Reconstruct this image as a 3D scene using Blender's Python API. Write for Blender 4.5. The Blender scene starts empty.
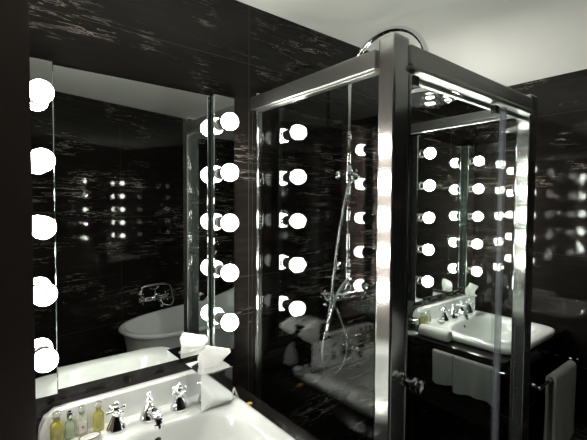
import bpy, bmesh, math
from math import pi, sin, cos, radians
from mathutils import Vector, Matrix

sc = bpy.context.scene
C = sc.collection

# ------------------------------------------------------------------ camera
F_PX, YAW, PITCH, ROLL = 392.35, 0.6785, 0.0359, 0.0058
cd = bpy.data.cameras.new('camera')
cd.sensor_fit = 'HORIZONTAL'; cd.sensor_width = 36.0; cd.lens = F_PX * 36.0 / 587.0
cd.clip_start = 0.02
cam = bpy.data.objects.new('camera', cd); C.objects.link(cam)
fw = Vector((sin(YAW)*cos(PITCH), cos(YAW)*cos(PITCH), -sin(PITCH)))
rt = Vector((cos(YAW), -sin(YAW), 0)); up = rt.cross(fw)
rt, up = rt*cos(ROLL) + up*sin(ROLL), -rt*sin(ROLL) + up*cos(ROLL)
m = Matrix((rt, up, -fw)).transposed().to_4x4(); m.translation = (0, -1.4286, 1.55)
cam.matrix_world = m
sc.camera = cam

# ------------------------------------------------------------------ world, exposure
w = bpy.data.worlds.new('world'); sc.world = w; w.use_nodes = True
w.node_tree.nodes['Background'].inputs[0].default_value = (0, 0, 0, 1)
w.node_tree.nodes['Background'].inputs[1].default_value = 0.0
vs = sc.view_settings
vs.view_transform = 'Standard'; vs.look = 'None'; vs.gamma = 1.0; vs.use_curve_mapping = False
vs.exposure = 0.0
BULB = 50.0
sc.cycles.transparent_max_bounces = 48
sc.cycles.max_bounces = 16
sc.cycles.glossy_bounces = 12
sc.cycles.sample_clamp_indirect = 0.0

# ------------------------------------------------------------------ materials
def mat(name):
    a = bpy.data.materials.new(name); a.use_nodes = True
    nt = a.node_tree; return a, nt, nt.nodes['Principled BSDF']
def pm(name, col, rough=.5, metal=0.0, spec=.5, trans=0.0, coat=0.0):
    a, nt, b = mat(name)
    b.inputs['Base Color'].default_value = (*col, 1)
    b.inputs['Roughness'].default_value = rough
    b.inputs['Metallic'].default_value = metal
    b.inputs['Specular IOR Level'].default_value = spec
    b.inputs['Transmission Weight'].default_value = trans
    b.inputs['Coat Weight'].default_value = coat
    return a
def N(nt, t, **k):
    n = nt.nodes.new(t)
    for a, v in k.items(): setattr(n, a, v)
    return n
def math_n(nt, op, a, b=None, clamp=False):
    n = N(nt, 'ShaderNodeMath', operation=op); n.use_clamp = clamp
    for i, v in enumerate((a, b)):
        if v is None: continue
        if isinstance(v, (int, float)): n.inputs[i].default_value = v
        else: nt.links.new(v, n.inputs[i])
    return n.outputs[0]

def marble(name, axis=None, offx=0.0, wx=0.9, offz=2.148, wz=0.9, rough=.035, amount=1.0, spec=.28):
    a, nt, b = mat(name); L = nt.links.new
    geo = N(nt, 'ShaderNodeNewGeometry')
    mp = N(nt, 'ShaderNodeMapping'); mp.inputs['Scale'].default_value = (1.0, 1.0, 9.5)
    L(geo.outputs['Position'], mp.inputs['Vector'])
    # warp a little so the veins wander
    wn = N(nt, 'ShaderNodeTexNoise'); wn.inputs['Scale'].default_value = 1.6; wn.inputs['Detail'].default_value = 3
    L(mp.outputs[0], wn.inputs['Vector'])
    mix = N(nt, 'ShaderNodeMixRGB', blend_type='LINEAR_LIGHT'); mix.inputs[0].default_value = .35
    L(mp.outputs[0], mix.inputs[1]); L(wn.outputs['Color'], mix.inputs[2])
    n1 = N(nt, 'ShaderNodeTexNoise'); n1.inputs['Scale'].default_value = 2.3; n1.inputs['Detail'].default_value = 9
    n1.inputs['Roughness'].default_value = .62
    L(mix.outputs[0], n1.inputs['Vector'])
    v = math_n(nt, 'ABSOLUTE', math_n(nt, 'SUBTRACT', n1.outputs['Fac'], .5))
    vein = math_n(nt, 'SUBTRACT', 1.0, math_n(nt, 'DIVIDE', v, .011), True)
    n2 = N(nt, 'ShaderNodeTexNoise'); n2.inputs['Scale'].default_value = 1.5; n2.inputs['Detail'].default_value = 4
    mp2 = N(nt, 'ShaderNodeMapping'); mp2.inputs['Scale'].default_value = (1.6, 1.6, 3.2); mp2.inputs['Location'].default_value = (3.1, 1.7, .4)
    L(geo.outputs['Position'], mp2.inputs['Vector']); L(mp2.outputs[0], n2.inputs['Vector'])
    mask = math_n(nt, 'MULTIPLY', math_n(nt, 'SUBTRACT', n2.outputs['Fac'], .525), 6.5, True)
    vein = math_n(nt, 'MULTIPLY', vein, mask)
    # faint cloudy grain between the veins
    n3 = N(nt, 'ShaderNodeTexNoise'); n3.inputs['Scale'].default_value = 5.0; n3.inputs['Detail'].default_value = 6
    L(mp.outputs[0], n3.inputs['Vector'])
    cloud = math_n(nt, 'MULTIPLY', math_n(nt, 'SUBTRACT', n3.outputs['Fac'], .5), .5, True)
    fac = math_n(nt, 'ADD', math_n(nt, 'MULTIPLY', vein, amount), math_n(nt, 'MULTIPLY', cloud, .10*amount), True)
    cr = N(nt, 'ShaderNodeMixRGB'); cr.inputs[1].default_value = (.0105, .009, .008, 1); cr.inputs[2].default_value = (.58, .51, .45, 1)
    L(fac, cr.inputs[0])
    out = cr.outputs[0]
    if axis is not None:      # slab joints
        sx = N(nt, 'ShaderNodeSeparateXYZ'); L(geo.outputs['Position'], sx.inputs[0])
        def line(o, off, wd):
            t = math_n(nt, 'FRACT', math_n(nt, 'DIVIDE', math_n(nt, 'SUBTRACT', o, off - wd*50 - .0012), wd))
            return math_n(nt, 'LESS_THAN', t, .0024/wd)
        j = math_n(nt, 'MAXIMUM', line(sx.outputs[axis], offx, wx), line(sx.outputs[2], offz, wz))
        cj = N(nt, 'ShaderNodeMixRGB'); cj.inputs[2].default_value = (.06, .055, .05, 1)
        L(j, cj.inputs[0]); L(out, cj.inputs[1]); out = cj.outputs[0]
    L(out, b.inputs['Base Color'])
    b.inputs['Roughness'].default_value = rough
    b.inputs['Specular IOR Level'].default_value = spec
    bn = N(nt, 'ShaderNodeTexNoise'); bn.inputs['Scale'].default_value = 2.5
    L(geo.outputs['Position'], bn.inputs['Vector'])
    bp = N(nt, 'ShaderNodeBump'); bp.inputs['Strength'].default_value = .02; bp.inputs['Distance'].default_value = .01
    L(bn.outputs['Fac'], bp.inputs['Height']); L(bp.outputs[0], b.inputs['Normal'])
    return a

def glass_mat(name, tint):
    a, nt, b = mat(name); L = nt.links.new; nt.nodes.remove(b)
    lw = N(nt, 'ShaderNodeLayerWeight'); lw.inputs['Blend'].default_value = .5
    p5 = math_n(nt, 'POWER', lw.outputs['Facing'], 5.0)
    fr = math_n(nt, 'ADD', math_n(nt, 'MULTIPLY', p5, .957), .043, True)
    t = N(nt, 'ShaderNodeBsdfTransparent'); t.inputs[0].default_value = (*tint, 1)
    g = N(nt, 'ShaderNodeBsdfGlossy'); g.inputs['Roughness'].default_value = 0.0; g.inputs[0].default_value = (1, 1, 1, 1)
    mx = N(nt, 'ShaderNodeMixShader'); L(fr, mx.inputs[0]); L(t.outputs[0], mx.inputs[1]); L(g.outputs[0], mx.inputs[2])
    L(mx.outputs[0], nt.nodes['Material Output'].inputs['Surface'])
    return a

def towel_mat(name, col):
    a, nt, b = mat(name); L = nt.links.new
    b.inputs['Base Color'].default_value = (*col, 1); b.inputs['Roughness'].default_value = .95
    n = N(nt, 'ShaderNodeTexNoise'); n.inputs['Scale'].default_value = 260; n.inputs['Detail'].default_value = 2
    tc = N(nt, 'ShaderNodeTexCoord'); L(tc.outputs['Object'], n.inputs['Vector'])
    bp = N(nt, 'ShaderNodeBump'); bp.inputs['Strength'].default_value = .6; bp.inputs['Distance'].default_value = .003
    L(n.outputs['Fac'], bp.inputs['Height']); L(bp.outputs[0], b.inputs['Normal'])
    return a

M = {}
M['marble_left'] = marble('black_marble_long_wall', 0, .905, .98)
M['marble_far'] = marble('black_marble_end_wall', 1, -.85, .98, rough=.05)
M['marble_right'] = marble('black_marble_slanted_wall', 0, .95, .98, offz=1.45)
M['marble'] = marble('black_marble', rough=.04, amount=.10)
M['counter'] = marble('black_counter_stone', rough=.17, amount=.04, spec=.16)
M['brown'] = pm('brown_with_lens_glow', (.095, .066, .058), .5)  # pier brown, lifted so the colour carries the bulbs' lens glow
M['marble_floor'] = marble('black_marble_floor', rough=.15, amount=.3)
M['plaster'] = pm('white_ceiling_paint', (.86, .87, .82), .85)
M['mirror'] = pm('mirror_silver', (.86, .89, .87), 0.0, 1.0)
M['mirror_edge'] = pm('mirror_edge_glass', (.16, .19, .18), .08, .8)
M['socket'] = pm('dark_nickel_lampholder', (.10, .10, .10), .28, .9)
M['chrome'] = pm('polished_chrome', (.80, .81, .82), .06, 1.0)
M['alu'] = pm('polished_aluminium', (.70, .72, .71), .13, 1.0)
M['ceramic'] = pm('white_glazed_ceramic', (.80, .82, .80), .08, coat=.3)
M['tub'] = pm('white_enamel', (.78, .79, .78), .12)
M['alu_satin'] = pm('satin_aluminium', (.50, .51, .49), .32, 1.0)
a, nt, b = mat('brushed_post_aluminium')
b.inputs['Base Color'].default_value = (.74, .76, .75, 1); b.inputs['Metallic'].default_value = 1; b.inputs['Roughness'].default_value = .11
_b2 = N(nt, 'ShaderNodeBsdfPrincipled'); _b2.inputs['Base Color'].default_value = (.62, .64, .63, 1); _b2.inputs['Metallic'].default_value = .85; _b2.inputs['Roughness'].default_value = .55
_m = N(nt, 'ShaderNodeMixShader'); _m.inputs[0].default_value = .17
nt.links.new(b.outputs[0], _m.inputs[1]); nt.links.new(_b2.outputs[0], _m.inputs[2]); nt.links.new(_m.outputs[0], nt.nodes['Material Output'].inputs['Surface'])
M['alu_post'] = a
M['glass'] = glass_mat('clear_shower_glass', (.955, .975, .965))
M['towel'] = towel_mat('white_terry', (.80, .79, .76))
a, nt, b = mat('white_tissue'); b.inputs['Base Color'].default_value = (.90, .90, .88, 1); b.inputs['Roughness'].default_value = .9
_t = N(nt, 'ShaderNodeBsdfTranslucent'); _t.inputs[0].default_value = (.92, .92, .90, 1); _m = N(nt, 'ShaderNodeMixShader'); _m.inputs[0].default_value = .45
nt.links.new(b.outputs[0], _m.inputs[1]); nt.links.new(_t.outputs[0], _m.inputs[2]); nt.links.new(_m.outputs[0], nt.nodes['Material Output'].inputs['Surface'])
M['tissue'] = a
M['towel_shaded'] = towel_mat('shaded_white_terry', (.31, .305, .29))  # white terry darkened: the shade under the counter is in the colour
a, nt, b = mat('translucent_plastic_seal'); b.inputs['Base Color'].default_value = (.50, .50, .60, 1); b.inputs['Roughness'].default_value = .25
_t = N(nt, 'ShaderNodeBsdfTransparent'); _m = N(nt, 'ShaderNodeMixShader'); _m.inputs[0].default_value = .62
nt.links.new(b.outputs[0], _m.inputs[1]); nt.links.new(_t.outputs[0], _m.inputs[2]); nt.links.new(_m.outputs[0], nt.nodes['Material Output'].inputs['Surface'])
M['seal'] = a
M['rubber'] = pm('black_plastic', (.012, .012, .012), .3)
M['dark_hole'] = pm('dark_overflow_hole', (.01, .01, .01), .4)
M['wood'] = pm('brown_wood', (.16, .07, .025), .4)
M['soap'] = pm('amber_soap', (.75, .40, .10), .4)
M['lotion_yellow'] = pm('yellow_green_liquid', (.66, .62, .20), .06, trans=.7)
M['lotion_green'] = pm('pale_green_liquid', (.62, .70, .50), .06, trans=.7)
M['lotion_pale'] = pm('pale_cream_liquid', (.76, .77, .62), .06, trans=.65)
M['cap_clear'] = pm('clear_bottle_cap', (.80, .80, .76), .08, trans=.75)
M['cap_silver'] = pm('silver_bottle_cap', (.7, .7, .7), .15, 1.0)
M['label_red'] = pm('red_print', (.45, .05, .04), .5)
M['label_white'] = pm('white_label', (.78, .78, .72), .5)
M['tumbler'] = glass_mat('tumbler_glass', (.93, .96, .95))
M['hose'] = pm('ribbed_chrome_hose', (.52, .53, .54), .25, 1.0)
M['black_lacquer'] = pm('black_lacquer', (.012, .011, .011), .12)
a, nt, b = mat('opal_bulb_glow')
b.inputs['Base Color'].default_value = (.9, .9, .9, 1)
b.inputs['Emission Color'].default_value = (1.0, .985, .91, 1); b.inputs['Emission Strength'].default_value = BULB
M['bulb'] = a

# ------------------------------------------------------------------ mesh helpers
def bx(bm, x0, x1, y0, y1, z0, z1, bev=0.0, seg=2):
    r = bmesh.ops.create_cube(bm, size=1.0)['verts']
    for v in r:
        v.co = Vector(((x0+x1)/2 + v.co.x*(x1-x0), (y0+y1)/2 + v.co.y*(y1-y0), (z0+z1)/2 + v.co.z*(z1-z0)))
    if bev > 0:
        es = list({e for v in r for e in v.link_edges})
        bmesh.ops.bevel(bm, geom=es, offset=bev, segments=seg, profile=.5, affect='EDGES')
def loops(bm, ls, cap0=True, cap1=True, closed=True):
    rows = [[bm.verts.new(p) for p in l] for l in ls]
    n = len(rows[0])
    for r0, r1 in zip(rows, rows[1:]):
        for i in range(n if closed else n-1):
            j = (i+1) % n
            bm.faces.new((r0[i], r0[j], r1[j], r1[i]))
    if cap0: bm.faces.new(list(reversed(rows[0])))
    if cap1: bm.faces.new(rows[-1])
    return rows
def frame_from(d):
    d = Vector(d).normalized()
    a = Vector((0, 0, 1)) if abs(d.z) < .9 else Vector((1, 0, 0))
    x = a.cross(d).normalized(); y = d.cross(x)
    return x, y, d
def lathe(bm, prof, origin=(0, 0, 0), axis=(0, 0, 1), seg=24):
    """prof: list of (radius, height along axis)"""
    x, y, d = frame_from(axis); o = Vector(origin)
    ls = [[o + d*h + (x*cos(2*pi*i/seg) + y*sin(2*pi*i/seg))*max(r, 1e-4) for i in range(seg)] for r, h in prof]
    loops(bm, ls)
def catmull(pts, n=8):
    P = [Vector(p) for p in pts]
    P = [P[0]*2 - P[1]] + P + [P[-1]*2 - P[-2]]
    out = []
    for k in range(1, len(P)-2):
        for i in range(n):
            t = i/n; a, b, c, d = P[k-1:k+3]
            out.append(.5*((2*b) + (c-a)*t + (2*a-5*b+4*c-d)*t*t + (3*b-a-3*c+d)*t**3))
    out.append(P[-2]); return out
def tube(bm, pts, r, seg=10, smooth=0):
    P = catmull(pts, smooth) if smooth else [Vector(p) for p in pts]
    x = None; ls = []
    for i, p in enumerate(P):
        t = (P[min(i+1, len(P)-1)] - P[max(i-1, 0)]).normalized()
        if x is None: x = frame_from(t)[0]
        x = (x - t*x.dot(t)).normalized(); y = t.cross(x)
        rr = r(i/(len(P)-1)) if callable(r) else r
        ls.append([p + (x*cos(2*pi*k/seg) + y*sin(2*pi*k/seg))*rr for k in range(seg)])
    loops(bm, ls)
def sphere(bm, c, r, seg=16):
    res = bmesh.ops.create_uvsphere(bm, u_segments=seg, v_segments=max(6, seg*2//3), radius=r)
    for v in res['verts']: v.co += Vector(c)
def sup(cx, cy, hx, hy, n, z, seg=64):
    o = []
    for i in range(seg):
        a = 2*pi*i/seg; c, s = cos(a), sin(a)
        o.append(Vector((cx + hx*math.copysign(abs(c)**(2/n), c), cy + hy*math.copysign(abs(s)**(2/n), s), z)))
    return o
def obj(name, bm, m, parent=None, smooth=True, angle=40):
    bmesh.ops.recalc_face_normals(bm, faces=bm.faces)
    me = bpy.data.meshes.new(name); bm.to_mesh(me); bm.free()
    me.materials.append(m)
    if smooth:
        for p in me.polygons: p.use_smooth = True
        me.set_sharp_from_angle(angle=radians(angle))
    o = bpy.data.objects.new(name, me); C.objects.link(o)
    if parent: o.parent = parent
    return o
def box_obj(name, m, parent, *b, bev=0.0, seg=2, smooth=True):
    bm = bmesh.new(); bx(bm, *b, bev=bev, seg=seg); return obj(name, bm, m, parent, smooth)
def tag(o, label, cat, group=None):
    o['label'] = label; o['category'] = cat
    if group: o['group'] = group
    return o
def thing(name, label, cat, loc=(0, 0, 0), rz=0.0, group=None):
    o = bpy.data.objects.new(name, None); C.objects.link(o)
    o.empty_display_size = .05; o.location = loc; o.rotation_euler = (0, 0, rz)
    return tag(o, label, cat, group)
def struct(name, bm, m):
    o = obj(name, bm, m, smooth=False); o['kind'] = 'structure'; return o
def kids(o): return [c for c in list(C.objects) if c.parent == o]
def dup(src, loc, label, rz=None):
    def rec(o, par):
        c = o.copy(); C.objects.link(c)
        if par is not None: c.parent = par
        for k in kids(o): rec(k, c)
        return c
    c = rec(src, None); c.location = loc; c['label'] = label
    if rz is not None: c.rotation_euler = (0, 0, rz)
    return c

# ------------------------------------------------------------------ room shell
XB, ZC = 2.897, 2.392
ALPHA = radians(13.0)
wu = Vector((cos(ALPHA), -sin(ALPHA), 0)); wn_ = Vector((sin(ALPHA), cos(ALPHA), 0))   # slanted wall: along, into the room
W0 = Vector((.48, -2.0, 0))
def wpt(u, v, z=0.0): p = W0 + wu*u + wn_*v; return Vector((p.x, p.y, z))
bm = bmesh.new(); bx(bm, -1.25, XB+.12, 0, .12, 0, ZC); struct('wall_left', bm, M['marble_left'])
bm = bmesh.new(); bx(bm, XB, XB+.12, -2.9, 0, 0, ZC); struct('wall_far', bm, M['marble_far'])
bm = bmesh.new()
loops(bm, [[wpt(-1.85, 0, z), wpt(2.62, 0, z), wpt(2.62, -.12, z), wpt(-1.85, -.12, z)] for z in (0, ZC)])
struct('wall_right', bm, M['marble_right'])
bm = bmesh.new(); bx(bm, -1.37, -1.25, -1.75, .12, 0, ZC); struct('wall_near', bm, M['marble'])
bm = bmesh.new(); bx(bm, -.24, .1042, -.29, 0, 0, ZC); struct('wall_pier', bm, M['brown'])
bm = bmesh.new(); bx(bm, -1.37, XB+.12, -2.9, .12, -.1, 0); struct('floor', bm, M['marble_floor'])
bm = bmesh.new(); bx(bm, -1.37, XB+.12, -2.9, .12, ZC, ZC+.1); struct('ceiling', bm, M['plaster'])

# ------------------------------------------------------------------ vanity mirrors with their bulb strips
DX = 1.977
MZ0, MZ1 = .963, 1.981
def mirror(dx, label):
    t = thing('wall_mirror', label, 'mirror', (.4535+dx, 0, MZ0), 0, 'mirrors above the two basins')
    box_obj('mirror_backing', M['rubber'], t, -.263, .263, -.004, -.001, .003, MZ1-MZ0-.003)
    box_obj('mirror_glass', M['mirror'], t, -.265, .265, -.010, -.004, 0, MZ1-MZ0, bev=.0015, seg=1)
    return t
mirror(0, 'tall plain mirror between two bulb strips above the near basin')
mirror(DX, 'tall plain mirror above the far basin seen through the shower glass')

def make_strip(x, hw, bo, label):
    t = thing('mirrored_light_strip', label, 'light', (x, 0, MZ0), 0, 'bulb strips beside the mirrors')
    h = MZ1 - MZ0
    box_obj('strip_box', M['mirror_edge'], t, -hw+.0015, hw-.0015, -.034, -.001, .001, h-.001)
    box_obj('mirror_panel', M['mirror'], t, -hw, hw, -.040, -.034, 0, h, bev=.0018, seg=1)
    for k in (2, 1, 0, -1, -2):
        z = 1.4833 + k*.1939 - MZ0
        bm = bmesh.new()
        R = .033; y0 = -.0975
        prof = [(.012, .027)]
        for i in range(3, 25):
            a = pi*i/24
            prof.append((R*sin(a), R*cos(a)))
        lathe(bm, [(r, hh) for r, hh in prof], (bo, y0, z), (0, 1, 0), 28)
        bulb = obj('light_bulb', bm, M['bulb'], t)
        bm = bmesh.new()
        lathe(bm, [(.025, 0), (.025, .003), (.0215, .005), (.0215, .024), (.0235, .026), (.0235, .032), (.0215, .033), (.019, .029)], (bo, -.0402, z), (0, -1, 0), 24)
        obj('bulb_socket', bm, M['socket'], bulb)
    return t
sl_ = make_strip(.1458, .039, .001, 'mirrored strip of five glowing globe bulbs at far left against the dark pier')
sr_ = make_strip(.7662, .0458, -.0085, 'mirrored strip of five glowing globe bulbs beside the tissue box, next to the shower')
dup(sl_, (.1458+DX, 0, MZ0), 'strip of five glowing globe bulbs left of the far mirror, behind shower glass')
dup(sr_, (.7662+DX, 0, MZ0), 'strip of five glowing globe bulbs right of the far mirror, nearest the end wall')

# ------------------------------------------------------------------ vanity counters
CZ = .782
def make_counter(x0, x1, bc, label):
    t = thing('vanity_counter', label, 'counter', ((x0+x1)/2, -.31, 0), 0, 'black stone vanity counters')
    ox = (x0+x1)/2; oy = -.31
    X0, X1, hx0, hx1 = x0-ox, x1-ox, bc-ox-.275, bc-ox+.275
    bm = bmesh.new()
    z0, z1 = CZ-.03, CZ
    bx(bm, X0, hx0, -.60-oy, -.001-oy, z0, z1); bx(bm, hx1, X1, -.60-oy, -.001-oy, z0, z1)
    bx(bm, hx0, hx1, -.60-oy, -.565-oy, z0, z1); bx(bm, hx0, hx1, -.085-oy, -.001-oy, z0, z1)
    obj('worktop', bm, M['counter'], t, smooth=False)
    box_obj('edge_trim', M['alu'], t, X0, X1, -.604-oy, -.600-oy, z0+.004, z0+.010)
    box_obj('apron', M['counter'], t, X0+.02, X1-.001, -.585-oy, -.570-oy, .68, z0)
    for s, x in ((0, X0+.02), (1, X1-.021)):
        box_obj('side_panel', M['black_lacquer'], t, x, x+.02, -.57-oy, -.002-oy, 0 if s else .42, z0)
    box_obj('lower_shelf', M['counter'], t, X0+.005, X1-.021, -.575-oy, -.002-oy, .42, .44, bev=.003)
    for x in (X0+.03, X1-.06):
        for y in (-.56, -.06):
            box_obj('leg', M['black_lacquer'], t, x, x+.03, y-.015-oy, y+.015-oy, 0, .42)
    return t
BC1 = .445; BC2 = BC1 + DX
make_counter(.107, .860, BC1, 'black marble vanity counter under the near basin')
make_counter(2.000, 2.893, BC2, 'black marble vanity counter under the far basin, beyond the shower')

# ------------------------------------------------------------------ basins
def make_basin(bc, label):
    t = thing('wash_basin', label, 'basin', (bc, -.32, CZ), 0, 'white basins')
    z = -CZ - .03          # heights below are written for a worktop at .812
    bm = bmesh.new()
    ls = [sup(0, -.02, .10, .09, 2.2, .66+z), sup(0, -.02, .22, .19, 2.6, .72+z), sup(0, 0, .262, .222, 4, .79+z), sup(0, 0, .270, .230, 5, CZ+.03+z+.001),
          sup(0, .000, .313, .284, 7, CZ+.03+z+.002), sup(0, .000, .324, .294, 7, .820+z), sup(0, .000, .328, .298, 7, .833+z),
          sup(0, .000, .322, .292, 7, .846+z), sup(0, .000, .311, .281, 7, .850+z),
          sup(0, -.031, .262, .203, 3.4, .8495+z), sup(0, -.031, .252, .194, 3.2, .846+z), sup(0, -.031, .243, .185, 3.0, .836+z),
          sup(0, -.032, .232, .173, 2.8, .800+z), sup(0, -.035, .205, .146, 2.4, .745+z), sup(0, -.04, .150, .10, 2.2, .712+z),
          sup(0, -.045, .06, .045, 2, .703+z), sup(0, -.045, .02, .02, 2, .702+z)]
    loops(bm, ls, cap0=False)
    # raised splash lip along the back, with softly sloping ends
    pr = [(-.312, .845), (-.308, .890), (-.295, .920), (-.270, .936), (.270, .936), (.295, .920), (.308, .890), (.312, .845)]
    front = [Vector((x, .284, zz+z)) for x, zz in pr]
    fr2 = [Vector((x*.988, .289, zz+z+.0035)) for x, zz in pr]
    bk2 = [Vector((x*.988, .316, zz+z+.0035)) for x, zz in pr]
    back = [Vector((x, .319, zz+z)) for x, zz in pr]
    loops(bm, [front, fr2, bk2, back])
    obj('basin_bowl', bm, M['ceramic'], t, angle=50)
    bm = bmesh.new(); lathe(bm, [(.026, 0), (.026, .003), (.018, .005), (.016, .002)], (0, -.045, .7035+z), seg=24); obj('drain', bm, M['chrome'], t)
    bm = bmesh.new(); d = Vector((0, -1, .35)).normalized()
    lathe(bm, [(.011, 0), (.011, .004), (.008, .005)], Vector((0, .1425, .812+z)), d, 18)
    ov = obj('overflow_ring', bm, M['chrome'], t)
    bm = bmesh.new(); lathe(bm, [(.0075, 0), (.0075, .002)], Vector((0, .1425, .812+z)) + d*.0046, d, 16); obj('overflow_hole', bm, M['dark_hole'], ov)
    return t
ba = make_basin(BC1, 'large white ceramic basin in front at bottom left')
dup(ba, (BC2, -.32, CZ), 'white ceramic basin at right seen behind the shower door glass')

# ------------------------------------------------------------------ taps and spouts
LZ = .8205; TY = -.098
def cross_handle(bm, z, r=.030, n=4, rot=.35):
    lathe(bm, [(.008, z-.012), (.010, z-.006), (.010, z+.006), (.007, z+.010), (.008, z+.014), (.0095, z+.019), (.006, z+.026), (.001, z+.029)], seg=16)
    for k in range(n):
        a = rot + 2*pi*k/n; d = Vector((cos(a), sin(a), 0))
        lathe(bm, [(.0042, .004), (.0042, r*.62), (.0075, r*.78), (.0085, r*.92), (.006, r*1.08), (.001, r*1.14)], (0, 0, z), d, 12)
def make_tap(x, label):
    t = thing('basin_tap', label, 'tap', (x, TY, LZ), 0, 'cross-handle basin taps')
    bm = bmesh.new()
    lathe(bm, [(.030, 0), (.031, .004), (.029, .010), (.022, .026), (.016, .040), (.0135, .046), (.013, .056), (.008, .060)], seg=28)
    obj('tap_body', bm, M['chrome'], t)
    bm = bmesh.new(); cross_handle(bm, .066); obj('cross_handle', bm, M['chrome'], t)
    return t
def make_spout(x, label):
    t = thing('basin_spout', label, 'faucet', (x, TY, LZ), 0, 'basin spouts')
    bm = bmesh.new()
    lathe(bm, [(.032, 0), (.033, .004), (.030, .012), (.024, .030), (.018, .043), (.012, .050), (.008, .054)], seg=28)
    obj('spout_base', bm, M['chrome'], t)
    bm = bmesh.new()
    tube(bm, [(0, -.012, .026), (0, -.036, .040), (0, -.060, .044), (0, -.082, .036), (0, -.090, .022)], lambda f: .0145 - .001*f, 16, 6)
    nz = obj('spout_nozzle', bm, M['chrome'], t)
    bm = bmesh.new(); lathe(bm, [(.0145, 0), (.0145, .010), (.012, .012)], (0, -.0905, .020), (0, -.25, -1), 16); obj('aerator', bm, M['chrome'], nz)
    bm = bmesh.new()
    lathe(bm, [(.006, .050), (.006, .056), (.0105, .062), (.0115, .067), (.0075, .073), (.0055, .076), (.008, .081), (.0095, .086), (.006, .092), (.001, .094)], seg=16)
    obj('waste_knob', bm, M['chrome'], t)
    return t
tp = make_tap(.339, 'chrome cross-handle tap left of the spout on the near basin')
dup(tp, (.551, TY, LZ), 'chrome cross-handle tap right of the spout on the near basin, beside the tissue box')
dup(tp, (.339+DX, TY, LZ), 'chrome cross-handle tap left of the spout on the far basin')
dup(tp, (.551+DX, TY, LZ), 'chrome cross-handle tap right of the spout on the far basin')
sp = make_spout(.445, 'chrome spout with ringed knob on the near basin')
dup(sp, (.445+DX, TY, LZ), 'chrome spout on the far basin, pointing over its bowl')

# ------------------------------------------------------------------ tissue boxes
def make_tissue_box(x, y, label):
    s = .0630
    t = thing('tissue_box', label, 'tissue box', (x, y, LZ), 0, 'chrome tissue boxes')
    bm = bmesh.new()
    # open-topped slot: box whose top has an oval opening
    seg = 48
    def sq(h, z):
        o = []
        for i in range(seg):
            a = 2*pi*i/seg; c, s_ = cos(a), sin(a); k = h/max(abs(c), abs(s_)); o.append(Vector((c*k, s_*k, z)))
        return o
    def el(rx, ry, z): return [Vector((rx*cos(2*pi*i/seg), ry*sin(2*pi*i/seg), z)) for i in range(seg)]
    loops(bm, [sq(s-.001, 0), sq(s, .001), sq(s, .127), sq(s-.0015, .1285), el(.042, .020, .1285), el(.040, .018, .120)], cap1=True)
    obj('chrome_cover', bm, M['chrome'], t, angle=25)
    bm = bmesh.new()
    loops(bm, [el(.043, .021, .1287), sq(s+.0015, .1287), sq(s+.002, .1292), sq(s+.002, .1312), sq(s+.0015, .1317), el(.043, .021, .1317), el(.042, .020, .1311), el(.042, .020, .1290)], False, False)
    obj('top_plate', bm, M['chrome'], t, angle=25)
    # pulled tissue: folded sheet tucked into the slot, fanning upward
    bm = bmesh.new()
    nu, nv = 22, 12; rows = []
    for j in range(nv+1):
        v = j/nv; row = []
        for i in range(nu):
            a = 2*pi*i/nu
            wd = .030 + .030*v**.7 - .018*max(0, v-.72)/.28
            th = .012 + .016*sin(pi*min(1, v*1.15))*(1-.35*v)
            fold = 1 + .16*sin(3*a + 2.2*v) + .07*sin(7*a+4*v)
            xx = 1.12*wd*cos(a)*fold + .020*v + .006
            yy = th*sin(a)*fold + .006*sin(5*v)
            zz = .121 + .072*v + .016*v*(-cos(a))*1.0
            row.append(Vector((xx, yy, zz)))
        rows.append(row)
    loops(bm, rows)
    obj('tissue', bm, M['tissue'], t, angle=35)
    return t
tb = make_tissue_box(.6665, -.1030, 'chrome cube tissue box with white tissue on the near basin rim')
dup(tb, (.6665+DX, -.1030, LZ), 'chrome cube tissue box with white tissue on the far basin rim')

# ------------------------------------------------------------------ amenity bottles, dishes, soap
def make_bottle(x, y, label, liquid, cap, h=.058, r=.0165, dot=False):
    t = thing('toiletry_bottle', label, 'bottle', (x, y, LZ), 0, 'toiletry bottles on the basins')
    bm = bmesh.new()
    ls = [sup(0, 0, r*.92, r*.80, 3, 0, 28), sup(0, 0, r, r*.88, 3, .003, 28), sup(0, 0, r, r*.88, 3, h*.68, 28),
          sup(0, 0, r*.82, r*.75, 2.4, h*.78, 28), sup(0, 0, r*.50, r*.50, 2, h*.86, 28), sup(0, 0, r*.46, r*.46, 2, h, 28)]
    loops(bm, ls); body = obj('bottle_body', bm, liquid, t)
    bm = bmesh.new(); lathe(bm, [(r*.60, h), (r*.62, h+.002), (r*.60, h+.016), (r*.45, h+.0185)], seg=20); obj('cap', bm, cap, t)
    if dot:
        box_obj('label', M['label_white'], t, -r*.7, r*.7, -r*.88-.0006, -r*.88+.0004, h*.16, h*.68)
        bm = bmesh.new(); lathe(bm, [(.0035, 0), (.0035, .0006)], (0, -r*.88-.0006, h*.40), (0, -1, 0), 16); obj('emblem', bm, M['label_red'], body)
    return t
B = [(.178, -.058, M['lotion_yellow'], M['cap_clear'], .078, .0185, False, 'yellow toiletry bottle at the left end of the near row, largest of them'),
     (.213, -.056, M['lotion_green'], M['cap_silver'], .066, .0145, False, 'pale green toiletry bottle with silver cap, second from left on the near basin'),
     (.247, -.057, M['lotion_pale'], M['cap_clear'], .073, .0160, True, 'cream toiletry bottle with red dot on its label, near basin'),
     (.294, -.062, M['lotion_yellow'], M['cap_clear'], .074, .0165, False, 'yellow toiletry bottle beside the left tap of the near basin')]
for x, y, l, c, h, r, d, lab in B: make_bottle(x, y, lab, l, c, h, r, d)
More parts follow.
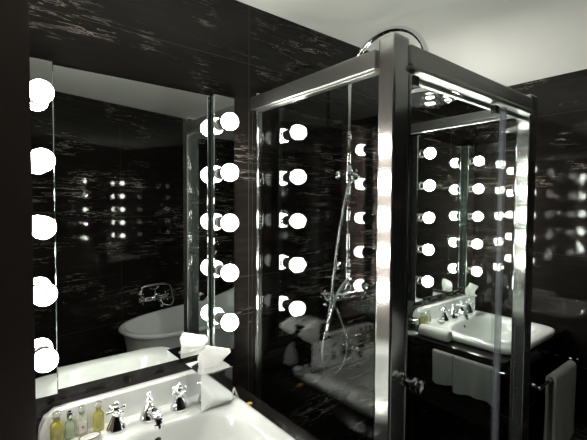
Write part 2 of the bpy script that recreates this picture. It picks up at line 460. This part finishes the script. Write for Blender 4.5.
B2 = [(.150, -.062, M['lotion_yellow'], M['cap_clear'], .056, .0185, False, 'yellow toiletry bottle, leftmost on the far basin'),
      (.190, -.060, M['lotion_green'], M['cap_silver'], .054, .0150, False, 'green toiletry bottle in the middle of the far basin row'),
      (.228, -.058, M['lotion_pale'], M['cap_clear'], .058, .0155, False, 'cream toiletry bottle beside the left tap of the far basin')]
for x, y, l, c, h, r, d, lab in B2: make_bottle(x+DX, y, lab, l, c, h, r, d)

def make_dish(x, y, label):
    t = thing('soap_dish', label, 'dish', (x, y, LZ), 0, 'soap dishes')
    bm = bmesh.new()
    loops(bm, [sup(0, 0, .020, .013, 2, 0, 36), sup(0, 0, .027, .018, 2, .006, 36), sup(0, 0, .031, .021, 2, .014, 36), sup(0, 0, .0285, .0185, 2, .0145, 36), sup(0, 0, .021, .013, 2, .006, 36)])
    obj('dish_bowl', bm, M['ceramic'], t)
    bm = bmesh.new(); P = [Vector((0.0298*cos(2*pi*i/40), .0198*sin(2*pi*i/40), .0146)) for i in range(41)]
    tube(bm, P, .0018, 8); obj('brown_rim', bm, M['wood'], t)['label'] = 'brown rim of the dish'
    return t
ds = make_dish(.258, -.112, 'small oval dish with brown rim below the bottles on the near basin')
dup(ds, (.275+DX, -.116, LZ), 'small oval dish with brown rim on the far basin')
bm = bmesh.new()
loops(bm, [sup(0, 0, .020, .012, 3, 0, 28), sup(0, 0, .024, .015, 3, .004, 28), sup(0, 0, .024, .015, 3, .010, 28), sup(0, 0, .018, .010, 3, .014, 28)])
so = obj('soap_bar', bm, M['soap']); so.scale = (.55, .55, .8); so.location = (.800, -.170, CZ); tag(so, 'small amber soap bar on the black counter behind the tissue box', 'soap')

bm = bmesh.new()
loops(bm, [[Vector((-.016, y, 0)), Vector((-.014, y, 0)), Vector((.0015, y*.4, .036)), Vector((.014, y, 0)), Vector((.016, y, 0)), Vector((.0015, y*.4, .040))] for y in (-.010, .010)])
fc = obj('folded_card', bm, M['label_white'], smooth=False); fc.location = (.746, -.150, LZ); tag(fc, 'small white folded card standing on the near basin rim right of the tissue box', 'card')

# ------------------------------------------------------------------ tumbler and rolled towel on the far counter
t = thing('tumbler', 'small clear tumbler with silver cap on the far counter, left of the basin', 'glass', (2.034, -.055, CZ))
bm = bmesh.new(); lathe(bm, [(.026, 0), (.028, .002), (.030, .082), (.0285, .082), (.0265, .006), (.001, .006)], seg=28); obj('tumbler_glass', bm, M['tumbler'], t)
bm = bmesh.new(); lathe(bm, [(.0315, .080), (.032, .083), (.032, .093), (.028, .096), (.001, .097)], seg=28); obj('cap', bm, M['cap_silver'], t)
bm = bmesh.new(); lathe(bm, [(.033, .0), (.034, .002), (.034, .008), (.027, .009)], seg=28); obj('coaster', bm, M['label_white'], t)

t = thing('rolled_towel', 'white rolled hand towel lying on the far counter left of the basin', 'towel', (2.066, -.185, CZ))
bm = bmesh.new(); R = .0335
pr = []
for i in range(13):
    f = i/12; y = -.090 + .18*f
    e = 1 - max(0, abs(f-.5)-.42)/.08*.12
    pr.append([Vector((R*e*cos(a)*(1+.03*sin(3*a)), y, R + R*e*sin(a)*(1+.02*sin(5*a+6*f)))) for a in [2*pi*k/32 for k in range(32)]])
loops(bm, pr); obj('towel_roll', bm, M['towel'], t, angle=60)
bm = bmesh.new()
sp_ = [Vector(((.028*(1-.75*k/50))*cos(k*.36), -.0915, R + (.028*(1-.75*k/50))*sin(k*.36))) for k in range(51)]
tube(bm, sp_, .0035, 6); obj('spiral_end', bm, M['towel'], t)

# ------------------------------------------------------------------ hanging towels and rails at the far vanity
def drape(bm, cx, half, y0, z0, front, back, gap=.016, th=.010, wav=.004, ph=0):
    """towel folded over a bar running along local x at height z0; front faces -y"""
    prof = []
    def side(s, L, n=10): return [(s*gap, -L*i/n) for i in range(n+1)]
    f = list(reversed(side(-1, front))); bk = side(1, back)
    arc = [(-gap*cos(a), gap*sin(a)) for a in [pi*i/8 for i in range(1, 8)]]
    line = f + arc + bk
    nx = 14; outer, inner = [], []
    for k in range(nx+1):
        x = cx - half + 2*half*k/nx
        r0, r1 = [], []
        for i, (yy, zz) in enumerate(line):
            p = Vector((yy, zz)); q = Vector(line[min(i+1, len(line)-1)]) - Vector(line[max(i-1, 0)]); q.normalize()
            nrm = Vector((-q.y, q.x)); wv = wav*(.65*sin(7*k/nx*2 + zz*9 + ph) + .35*sin(17*k/nx - zz*5 + 2*ph))*min(1, -zz*8 if zz < 0 else 0)
            a = p + nrm*(th*.9 + wv); b_ = p + nrm*(wv*.6)
            hz = .010*sin(5*k/nx + ph)*(zz/.2 if zz < 0 else 0)          # uneven hem
            r0.append(Vector((x, y0 + a.x, z0 + a.y + hz))); r1.append(Vector((x, y0 + b_.x, z0 + b_.y + hz)))
        outer.append(r0 + list(reversed(r1)))
    loops(bm, outer)

# rail along the front of the far vanity
t = thing('towel_rail', 'chrome towel rail across the front of the far vanity', 'towel rail', (2.53, -.604, .62))
bm = bmesh.new(); tube(bm, [(-.30, -.076, 0), (.31, -.076, 0)], .008, 14); obj('bar', bm, M['chrome'], t)
for x in (-.285, .29):
    bm = bmesh.new(); lathe(bm, [(.020, 0), (.020, .005), (.009, .010), (.008, .058), (.012, .064), (.013, .078), (.010, .088), (.001, .091)], (x, .034, 0), (0, -1, 0), 18)
    for v in bm.verts: v.co.y -= .0
    obj('bracket', bm, M['chrome'], t)
    bm = bmesh.new(); sphere(bm, (x*1.055, -.076, 0), .0125); obj('end_knob', bm, M['chrome'], t)
bm = bmesh.new(); drape(bm, 0, .165, 0, 0, .42, .40, gap=.013, th=.014, wav=.005)
tw = obj('hanging_towel', bm, M['towel'], angle=60); tw.location = (2.560, -.680, .62)
tag(tw, 'thick white bath towel over the front rail at lower right', 'towel')

# rail on the near end of the far vanity
t = thing('end_towel_rail', 'slim rail under the near end of the far counter', 'towel rail', (1.994, -.42, .745))
bm = bmesh.new(); tube(bm, [(-.026, -.20, 0), (-.026, .19, 0)], .006, 12); obj('bar', bm, M['chrome'], t)
for y in (-.195, .185):
    bm = bmesh.new(); tube(bm, [(.026, y, 0), (-.026, y, 0)], .006, 10); obj('bracket', bm, M['chrome'], t)
for y, hw, L, lab, ph in ((-.300, .058, .160, 'short hand towel coloured as in shade, hanging below the far counter edge, nearer the wall', 0.), (-.475, .112, .172, 'wider hand towel coloured as in shade, hanging below the far counter, behind the door edge', 1.7)):
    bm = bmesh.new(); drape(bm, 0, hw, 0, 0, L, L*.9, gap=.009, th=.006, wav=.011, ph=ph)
    o = obj('hanging_towel', bm, M['towel_shaded'], angle=60); o.location = (1.968, y, .745); o.rotation_euler = (0, 0, -pi/2)
    tag(o, lab, 'towel', 'shade-darkened hanging towels')

# dark round container on the lower shelf
t = thing('round_container', 'dark round lidded container low under the far basin', 'container', (2.125, -.30, .44))
bm = bmesh.new(); lathe(bm, [(.070, 0), (.082, .010), (.088, .045), (.086, .050)], seg=36); obj('container_body', bm, M['black_lacquer'], t)
bm = bmesh.new(); lathe(bm, [(.090, .050), (.091, .056), (.080, .062), (.030, .068), (.001, .069)], seg=36); obj('lid', bm, M['black_lacquer'], t)
bm = bmesh.new(); lathe(bm, [(.004, .068), (.004, .074), (.009, .080), (.006, .086), (.001, .088)], seg=16); obj('lid_knob', bm, M['chrome'], t)

# ------------------------------------------------------------------ shower enclosure
X1, X3, Y2 = .9277, 1.890, -.723
SX, SY = X1, Y2
ZT0, ZT1 = 1.945, 2.008
sh = thing('shower_enclosure', 'square glass shower enclosure with polished metal frame in the middle', 'shower', (1.41, -.36, 0))
ox, oy = 1.41, -.36
bm = bmesh.new()
loops(bm, [sup(0, 0, .47, .352, 14, 0), sup(0, 0, .485, .357, 14, .005), sup(0, 0, .485, .357, 14, .075), sup(0, 0, .470, .352, 14, .08), sup(0, 0, .42, .30, 10, .08), sup(0, 0, .40, .28, 8, .055), sup(0, 0, .04, .04, 2, .05)])
tr_ = obj('shower_tray', bm, M['black_lacquer'], sh); tr_['label'] = 'dark stone shower tray'
bm = bmesh.new(); lathe(bm, [(.045, .0505), (.045, .054), (.03, .056), (.001, .0565)], seg=28); obj('drain_cover', bm, M['chrome'], tr_)

def sb(name, m, x0, x1, y0, y1, z0, z1, bev=.002, par=None, seg=2):
    return box_obj(name, m, par or sh, x0-ox, x1-ox, y0-oy, y1-oy, z0, z1, bev=bev, seg=seg, smooth=False)
BZ = .08
# corner post (front left) with rounded outer edges and a groove strip
sb('corner_post', M['alu_post'], .917, .988, -.738, -.680, 0, 2.040, bev=.006, seg=3)
sb('end_post', M['alu_post'], 1.868, 1.945, -.738, -.682, 0, 2.040, bev=.005, seg=3)
wp = sb('wall_profile', M['alu'], .914, .942, -.045, -.001, BZ, 2.020, bev=.003)
sb('profile_lip', M['alu'], .920, .936, -.056, -.045, BZ, 2.010, bev=.002, par=wp)
wp = sb('wall_profile', M['alu'], 1.901, 1.929, -.045, -.001, BZ, 2.020, bev=.003)
sb('profile_lip', M['alu'], 1.907, 1.923, -.056, -.045, BZ, 2.010, bev=.002, par=wp)
# header rails
h = sb('header_rail', M['alu_satin'], .910, .945, -.674, -.002, ZT0+.006, ZT1, bev=.003)
sb('rail_lip', M['alu_satin'], .914, .942, -.672, -.004, ZT0-.002, ZT0+.006, bev=.0015, par=h)
h = sb('header_rail', M['alu_satin'], .985, 1.870, -.745, -.700, ZT0+.018, ZT1+.012, bev=.003)
sb('rail_lip', M['alu_satin'], .987, 1.869, -.752, -.706, ZT0+.002, ZT0+.018, bev=.003, par=h)
sb('guide_track', M['alu_satin'], .987, 1.869, -.704, -.688, ZT0-.010, ZT0+.018, bev=.002, par=h)
h = sb('header_rail', M['alu_satin'], 1.898, 1.930, -.684, -.002, ZT0+.026, ZT1+.004, bev=.003)
sb('rail_lip', M['alu_satin'], 1.902, 1.927, -.682, -.004, ZT0+.014, ZT0+.026, bev=.0015, par=h)
# bottom rails
sb('bottom_rail', M['alu'], .915, .941, -.674, -.046, BZ, BZ+.03)
sb('bottom_rail', M['alu'], .985, 1.870, -.738, -.700, BZ, BZ+.03)
sb('bottom_rail', M['alu'], 1.902, 1.928, -.684, -.046, BZ, BZ+.03)
# panes
sb('side_pane', M['glass'], .9250, .9310, -.672, -.050, BZ+.03, ZT0-.002, bev=0)
sb('side_pane', M['glass'], 1.9120, 1.9180, -.682, -.050, BZ+.03, ZT0+.014, bev=0)
sb('fixed_pane', M['glass'], 1.606, 1.869, -.716, -.710, BZ+.03, ZT0+.002, bev=0)
dr = sb('door_pane', M['glass'], .996, 1.616, -.735, -.729, BZ+.035, ZT0-.012, bev=0)
sb('door_edge_strip', M['seal'], 1.608, 1.632, -.741, -.722, BZ+.032, ZT0-.002, bev=.003, par=dr)
sb('door_hinge_strip', M['alu'], .988, .998, -.740, -.724, BZ+.032, ZT0-.008, bev=.002, par=dr)
for x in (1.030, 1.566):
    rb = sb('door_roller', M['rubber'], x-.014, x+.014, -.735, -.712, ZT0-.034, ZT0-.004, bev=.003, par=dr)
bm = bmesh.new()
for s in (-1, 1):
    y0 = -.732 + s*.003
    lathe(bm, [(.015, 0), (.015, .004), (.009, .008), (.009, .016), (.020, .021), (.0235, .027), (.020, .033), (.015, .036), (.021, .041), (.0225, .048), (.017, .054), (.001, .056)],
          (1.006-ox, y0-oy, 1.018), (0, s, 0), 24)
obj('door_knob', bm, M['chrome'], dr)['label'] = 'chrome double knob on the shower door'

# ------------------------------------------------------------------ shower riser, head, mixer
RX, RY = 1.440, -.075
sr = thing('shower_riser', 'chrome shower riser with gooseneck, rain head and hose on the marble inside the shower', 'shower fixture', (RX, 0, 1.05))
def srw(pts): return [(x-RX, y, z-1.05) for x, y, z in pts]
bm = bmesh.new(); tube(bm, srw([(RX, RY, 1.13), (RX, RY, 2.14)]), .0095, 14); obj('riser_pipe', bm, M['chrome'], sr)
arc = [(RX, RY, 2.13)] + [(RX, RY-.215+.215*cos(a), 2.135+.20*sin(a)) for a in [pi*i/20 for i in range(0, 21)]] + [(RX, RY-.43, 2.07)]
bm = bmesh.new(); tube(bm, srw(arc), .0115, 14); obj('gooseneck', bm, M['chrome'], sr)
bm = bmesh.new()
lathe(bm, [(.012, .085), (.016, .075), (.016, .060), (.012, .052), (.030, .044), (.085, .030), (.118, .012), (.120, .004), (.116, 0), (.105, -.002), (.001, -.003)], (0, RY-.43, 1.985-1.05), seg=40)
hd = obj('shower_head', bm, M['chrome'], sr)
bm = bmesh.new()
for rr, n in ((.02, 6), (.042, 12), (.064, 18), (.088, 24)):
    for k in range(n):
        a = 2*pi*k/n; lathe(bm, [(.0028, 0), (.0022, .004)], (rr*cos(a), RY-.43+rr*sin(a), 1.9818-1.05), (0, 0, -1), 6)
obj('nozzles', bm, M['seal'], hd)
# wall brackets
for z in (1.706, 1.245):
    bm = bmesh.new()
    lathe(bm, [(.022, 0), (.022, .005), (.010, .010), (.010, .050), (.014, .056), (.014, .075), (.015, .090), (.008, .096)], (0, -.001, z-1.05), (0, -1, 0), 20)
    lathe(bm, [(.010, -.030), (.015, -.024), (.015, .024), (.010, .030)], (0, RY, z-1.05), seg=18)
    obj('wall_bracket', bm, M['chrome'], sr)
# diverter with cross handle pointing right
bm = bmesh.new()
lathe(bm, [(.013, -.045), (.019, -.036), (.021, 0), (.019, .036), (.013, .045)], (0, RY, 1.706-1.05), seg=20)
lathe(bm, [(.012, .0), (.012, .028), (.016, .032), (.010, .040)], (0, RY, 1.706-1.05), (1, 0, 0), 16)
dv = obj('diverter', bm, M['chrome'], sr)
bm = bmesh.new()
o_ = Vector((.045, RY, 1.706-1.05))
lathe(bm, [(.008, -.006), (.010, 0), (.010, .008), (.006, .016), (.001, .018)], o_, (1, 0, 0), 14)
for k in range(4):
    a = .4 + k*pi/2; lathe(bm, [(.004, .004), (.004, .018), (.0078, .022), (.0078, .028), (.001, .032)], o_, (0, cos(a), sin(a)), 10)
obj('cross_handle', bm, M['chrome'], dv)
# finial on the riser higher up
bm = bmesh.new(); lathe(bm, [(.010, -.02), (.015, -.014), (.011, -.006), (.016, 0), (.011, .006), (.015, .014), (.010, .02)], (0, RY, 1.90-1.05), seg=16); obj('collar', bm, M['chrome'], sr)
# exposed mixer valve
bm = bmesh.new()
lathe(bm, [(.012, -.115), (.022, -.105), (.024, -.06), (.020, -.03), (.026, -.02), (.026, .02), (.020, .03), (.024, .06), (.022, .105), (.012, .115)], (-.02, RY-.01, 1.105-1.05), (1, 0, 0), 24)
lathe(bm, [(.014, 0), (.018, .01), (.014, .04), (.010, .045)], (0, RY, 1.12-1.05), seg=16)
mv = obj('mixer_valve', bm, M['chrome'], sr)
for s in (-1, 1):
    bm = bmesh.new(); o_ = Vector((-.02 + s*.118, RY-.01, 1.105-1.05))
    lathe(bm, [(.010, 0), (.012, .008), (.012, .016), (.007, .026), (.001, .028)], o_, (s, 0, 0), 14)
    for k in range(4):
        a = .5 + k*pi/2; lathe(bm, [(.005, .006), (.005, .024), (.010, .029), (.010, .037), (.001, .042)], o_ + Vector((s*.010, 0, 0)), (0, cos(a), sin(a)), 10)
    obj('cross_handle', bm, M['chrome'], mv)
    bm = bmesh.new(); lathe(bm, [(.026, 0), (.026, .006), (.012, .012), (.012, .075)], (-.02 + s*.075, -.001, 1.105-1.05), (0, -1, 0), 18); obj('wall_flange', bm, M['chrome'], mv)
# hoses
bm = bmesh.new()
tube(bm, srw([(RX-.015, RY-.02, 1.665), (RX-.045, -.10, 1.60), (1.33, -.11, 1.36), (1.272, -.12, 1.05), (1.225, -.125, .90), (1.235, -.125, .80), (1.300, -.125, .752), (1.372, -.125, .80), (1.385, -.12, .90), (1.345, -.115, 1.02), (1.32, RY-.02, 1.085)]), .0062, 10, 10)
obj('shower_hose', bm, M['hose'], sr)
bm = bmesh.new()
tube(bm, srw([(RX, RY-.02, 1.19), (1.39, -.115, 1.19), (1.32, -.12, 1.13), (1.27, -.125, 1.02), (1.245, -.128, .94)]), lambda f: .0095 - .003*f, 12, 8)
obj('curved_hose', bm, M['chrome'], sr)

# wire soap basket on the wall
t = thing('soap_basket', 'chrome wire soap basket on the marble beside the shower riser', 'basket', (1.60, 0, 1.10))
bm = bmesh.new()
def rect(z, hx, y0, y1, r): tube(bm, [(-hx, y0, z), (-hx, y1, z), (hx, y1, z), (hx, y0, z), (-hx, y0, z)], r, 8)
rect(.018, .085, -.006, -.115, .0042)
obj('rim_wire', bm, M['chrome'], t)
bm = bmesh.new(); rect(-.012, .075, -.008, -.105, .003)
for k in range(9):
    x = -.072 + .144*k/8; tube(bm, [(x*1.1, -.006, .018), (x, -.008, -.012), (x, -.105, -.012), (x*1.1, -.115, .018)], .0018, 6)
obj('wire_cradle', bm, M['chrome'], t)
for x in (-.06, .06):
    bm = bmesh.new(); lathe(bm, [(.012, 0), (.012, .004), (.006, .008)], (x, -.001, .018), (0, -1, 0), 14); obj('wall_mount', bm, M['chrome'], t)

# ------------------------------------------------------------------ bathtub along the slanted wall, seen in the mirror
TC = wpt(1.07, .435)
t = thing('bathtub', 'white slipper bathtub along the rear wall, seen reflected in the near mirror', 'bathtub', TC, -ALPHA)
def tl(hx, hy, n, z, rise=0.0):
    o = sup(0, 0, hx, hy, n, z, 72)
    for p in o:
        f = max(0, (p.x/hx))
        p.z += rise*f**2
    return o
bm = bmesh.new()
loops(bm, [tl(.60, .22, 2.6, .10), tl(.64, .25, 2.6, .13), tl(.74, .32, 2.6, .40, .08), tl(.765, .335, 2.6, .535, .17), tl(.785, .355, 2.6, .560, .18), tl(.80, .370, 2.6, .575, .19),
           tl(.80, .370, 2.6, .588, .19), tl(.785, .355, 2.6, .600, .19), tl(.765, .335, 2.6, .597, .19), tl(.748, .318, 2.6, .575, .18),
           tl(.70, .285, 2.6, .40, .08), tl(.60, .22, 2.4, .19), tl(.52, .17, 2.2, .165), tl(.05, .05, 2, .16)])
obj('tub_shell', bm, M['tub'], t)
for sx in (-1, 1):
    for sy in (-1, 1):
        bm = bmesh.new(); tube(bm, [(sx*.48, sy*.15, .14), (sx*.53, sy*.19, .09), (sx*.56, sy*.21, .03), (sx*.57, sy*.22, .012)], lambda f: .028 - .010*f, 12, 5)
        lathe(bm, [(.026, 0), (.028, .010), (.018, .024)], (sx*.575, sy*.222, 0), seg=16)
        obj('claw_foot', bm, M['chrome'], t)
# bath mixer on the wall above the tub
MP = wpt(.74, .001, .72)
t = thing('bath_mixer', 'chrome bath mixer with hand shower cradle on the rear wall above the tub', 'faucet', MP, -ALPHA)
bm = bmesh.new()
lathe(bm, [(.012, -.11), (.022, -.10), (.024, -.05), (.020, -.02), (.028, 0), (.020, .02), (.024, .05), (.022, .10), (.012, .11)], (0, .085, 0), (1, 0, 0), 22)
for s in (-1, 1): lathe(bm, [(.028, 0), (.028, .006), (.013, .012), (.013, .085)], (s*.075, 0, 0), (0, 1, 0), 18)
obj('mixer_body', bm, M['chrome'], t)
bm = bmesh.new(); tube(bm, [(0, .09, 0), (0, .16, 0), (0, .19, -.02), (0, .195, -.06)], .014, 14, 6); obj('spout', bm, M['chrome'], t)
for s in (-1, 1):
    bm = bmesh.new(); o_ = Vector((s*.112, .085, 0))
    lathe(bm, [(.011, 0), (.012, .012), (.006, .022), (.001, .024)], o_, (s, 0, 0), 12)
    for k in range(4):
        a = .5 + k*pi/2; lathe(bm, [(.005, .006), (.005, .026), (.010, .030), (.010, .038), (.001, .042)], o_ + Vector((s*.010, 0, 0)), (0, cos(a), sin(a)), 10)
    obj('cross_handle', bm, M['chrome'], t)
bm = bmesh.new(); lathe(bm, [(.010, .02), (.010, .075), (.016, .080), (.008, .086)], (0, .085, 0), seg=14)
tube(bm, [(-.045, .085, .10), (-.025, .085, .085), (0, .085, .082), (.025, .085, .085), (.045, .085, .10)], .006, 10, 4); obj('cradle', bm, M['chrome'], t)
bm = bmesh.new(); tube(bm, [(-.13, .085, .075), (-.115, .085, .110), (-.07, .085, .118), (.05, .085, .118), (.11, .085, .112)], .010, 12, 6)
lathe(bm, [(.012, 0), (.030, .022), (.033, .030), (.001, .033)], (-.13, .085, .082), (-.25, 0, -1), 20); hs = obj('hand_shower', bm, M['chrome'], t)
bm = bmesh.new(); tube(bm, [(.11, .085, .112), (.165, .085, .085), (.185, .090, -.01), (.185, .10, -.06), (.14, .115, -.085), (.07, .10, -.06), (.03, .085, -.02)], .0065, 10, 8); obj('hose', bm, M['hose'], hs)
